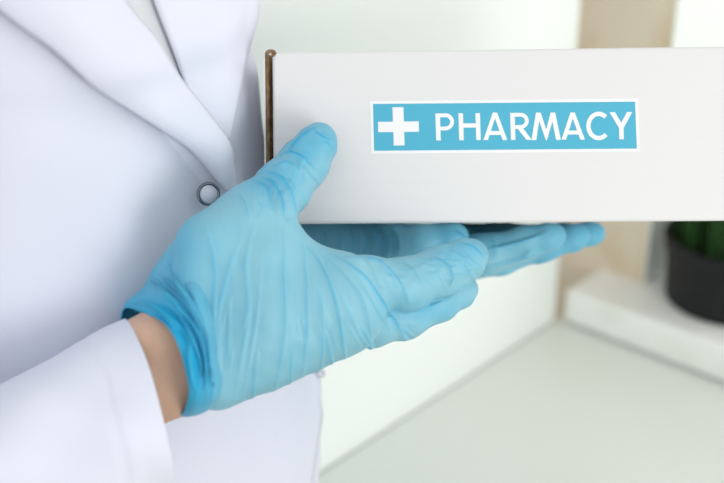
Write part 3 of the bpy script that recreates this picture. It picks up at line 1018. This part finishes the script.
# ---- left glove, under the box
DL = .765
palml = [[K(262, 254.0, .775, 44), K(330, 254.0, .765, 37), K(395, 254.0, .762, 30)], [K(262, 272.0, .80, 44), K(330, 267.0, .795, 39), K(400, 260.0, .79, 32)], [K(262, 267.0, .83, 42), K(330, 260.0, .825, 37), K(400, 254.0, .815, 32)]]
fingl = [
    [K(345, 255, .755, 28), K(388, 246.5, .750, 21.5), K(420, 241, .750, 18), K(450, 237, .750, 14), K(457, 236.5, .750, 11.5)],
    [K(390, 262.0, .768, 24), K(440, 258.0, .770, 25), K(485, 255.0, .768, 20), K(525, 243.0, .766, 15.5), K(548, 237.0, .764, 13), K(556, 234.5, .764, 10)],
    [K(395, 266.0, .795, 24), K(440, 267.0, .79, 20), K(500, 257.0, .788, 17), K(545, 246.0, .786, 14), K(573, 238.0, .785, 12.5), K(579, 235.5, .785, 10)],
    [K(400, 252.0, .82, 26), K(450, 246.0, .82, 24), K(500, 242.0, .815, 19), K(560, 237.0, .81, 13), K(590, 234.0, .81, 11), K(596, 233.0, .81, 9)],
    [K(300, 256.0, .84, 26), K(350, 249.0, .87, 18), K(400, 244.0, .885, 15), K(425, 245.0, .89, 12)],
]
CL = [([(372, 226), (380, 240), (378, 262)], 2.2, 2.6, .6), ([(381, 226), (389, 240), (388, 262)], 2.2, 2.6, .6), ([(392, 228), (399, 240), (398, 258)], 2.2, 2.2, .5), ([(362, 226), (366, 240), (364, 260)], 2.2, 2.2, .5),
      ([(350, 226), (353, 244), (352, 258)], 2.0, 0.88, .3), ([(338, 226), (340, 240), (340, 258)], 2.0, 0.75, .3), ([(322, 226), (325, 240), (324, 258)], 2.0, 0.75, .3),
      ([(478, 268), (510, 262), (545, 250)], 2.2, 1.00, .35), ([(485, 250), (520, 242), (548, 232)], 2.4, 1.12, .5), ([(500, 262), (520, 258), (538, 246)], 2.0, 0.75, .3), ([(490, 276), (520, 270), (560, 254)], 2.2, 0.88, .4),
      ([(455, 230), (462, 236), (468, 244)], 2.4, 0.88, .5), ([(492, 236), (496, 250), (492, 262)], 2.2, 0.88, .4)]


def fold_left(px, py):
    f = .30 + .25 * np.exp(-(((px - 455) / 28) ** 2 + ((py - 238) / 16) ** 2)) + .2 * np.clip((px - 520) / 60, 0, 1)
    f = f - .2 * np.exp(-(((px - 500) / 40) ** 2 + ((py - 262) / 14) ** 2))
    return np.clip(f, 0, 1)


gl = build_glove('glove', palml, fingl, .014, .010, .0011, CL, fold_left, .00015)
V, Fc = loft([cring(wl * .80 + el * .2, wl - el, .036), cring(wl * .9 + el * .1, wl - el, .035), cring(wl * 1.1 - el * .1, wl - el, .032)], 48, 12)
o = obj('cuff', V, Fc, 'glove', gl); fix_normals(o); set_fold(o, np.full(len(V), .8)); solid(o, .0012)

# ================================================================== LIGHT
w = bpy.data.worlds.new('World'); scene.world = w; w.use_nodes = True
nt = w.node_tree; bg = nt.nodes['Background']; bg.inputs[1].default_value = 1.08
tc = nt.nodes.new('ShaderNodeTexCoord'); sx = nt.nodes.new('ShaderNodeSeparateXYZ'); rp = nt.nodes.new('ShaderNodeValToRGB')
mr = nt.nodes.new('ShaderNodeMapRange'); mr.inputs[1].default_value = -1; mr.inputs[2].default_value = 1
nt.links.new(tc.outputs['Generated'], sx.inputs[0]); nt.links.new(sx.outputs['Z'], mr.inputs[0]); nt.links.new(mr.outputs[0], rp.inputs[0])
el_ = rp.color_ramp.elements; el_[0].position = 0.3; el_[0].color = (.96, .955, .93, 1); el_[1].position = .85; el_[1].color = (.86, .87, .88, 1)
nt.links.new(rp.outputs[0], bg.inputs[0])


def area(name, loc, target, size, power, col=(1, 1, 1)):
    l = bpy.data.lights.new(name, 'AREA'); l.shape = 'RECTANGLE'; l.size, l.size_y = size; l.energy = power; l.color = col
    o = bpy.data.objects.new(name, l); COL.objects.link(o); o.location = loc
    o.rotation_euler = (Vector(target) - Vector(loc)).to_track_quat('-Z', 'Y').to_euler()
    return o


area('window_light', (.95, -.62, 1.15), (0, .62, 1.12), (.6, .7), 8.5, (1, .985, .96))
area('back_window_light', tuple(B(-.6, .75, 1.5)), tuple(B(.2, .3, .9)), (.9, 1.0), 4, (.95, .98, 1))

# ================================================================== CAMERA
cd = bpy.data.cameras.new('camera'); cam = bpy.data.objects.new('camera', cd); COL.objects.link(cam)
cam.location = tuple(CAM); cam.rotation_euler = (math.radians(90) - PIT, 0, 0)
cd.sensor_width = 36; cd.sensor_fit = 'HORIZONTAL'; cd.lens = 36 * F / 724; cd.clip_start = .02
cd.dof.use_dof = True; cd.dof.focus_distance = .658; cd.dof.aperture_fstop = 3.9
scene.camera = cam
vs = scene.view_settings
vs.view_transform = 'Standard'; vs.look = 'None'; vs.exposure = 0.0; vs.gamma = 1.0; vs.use_curve_mapping = False
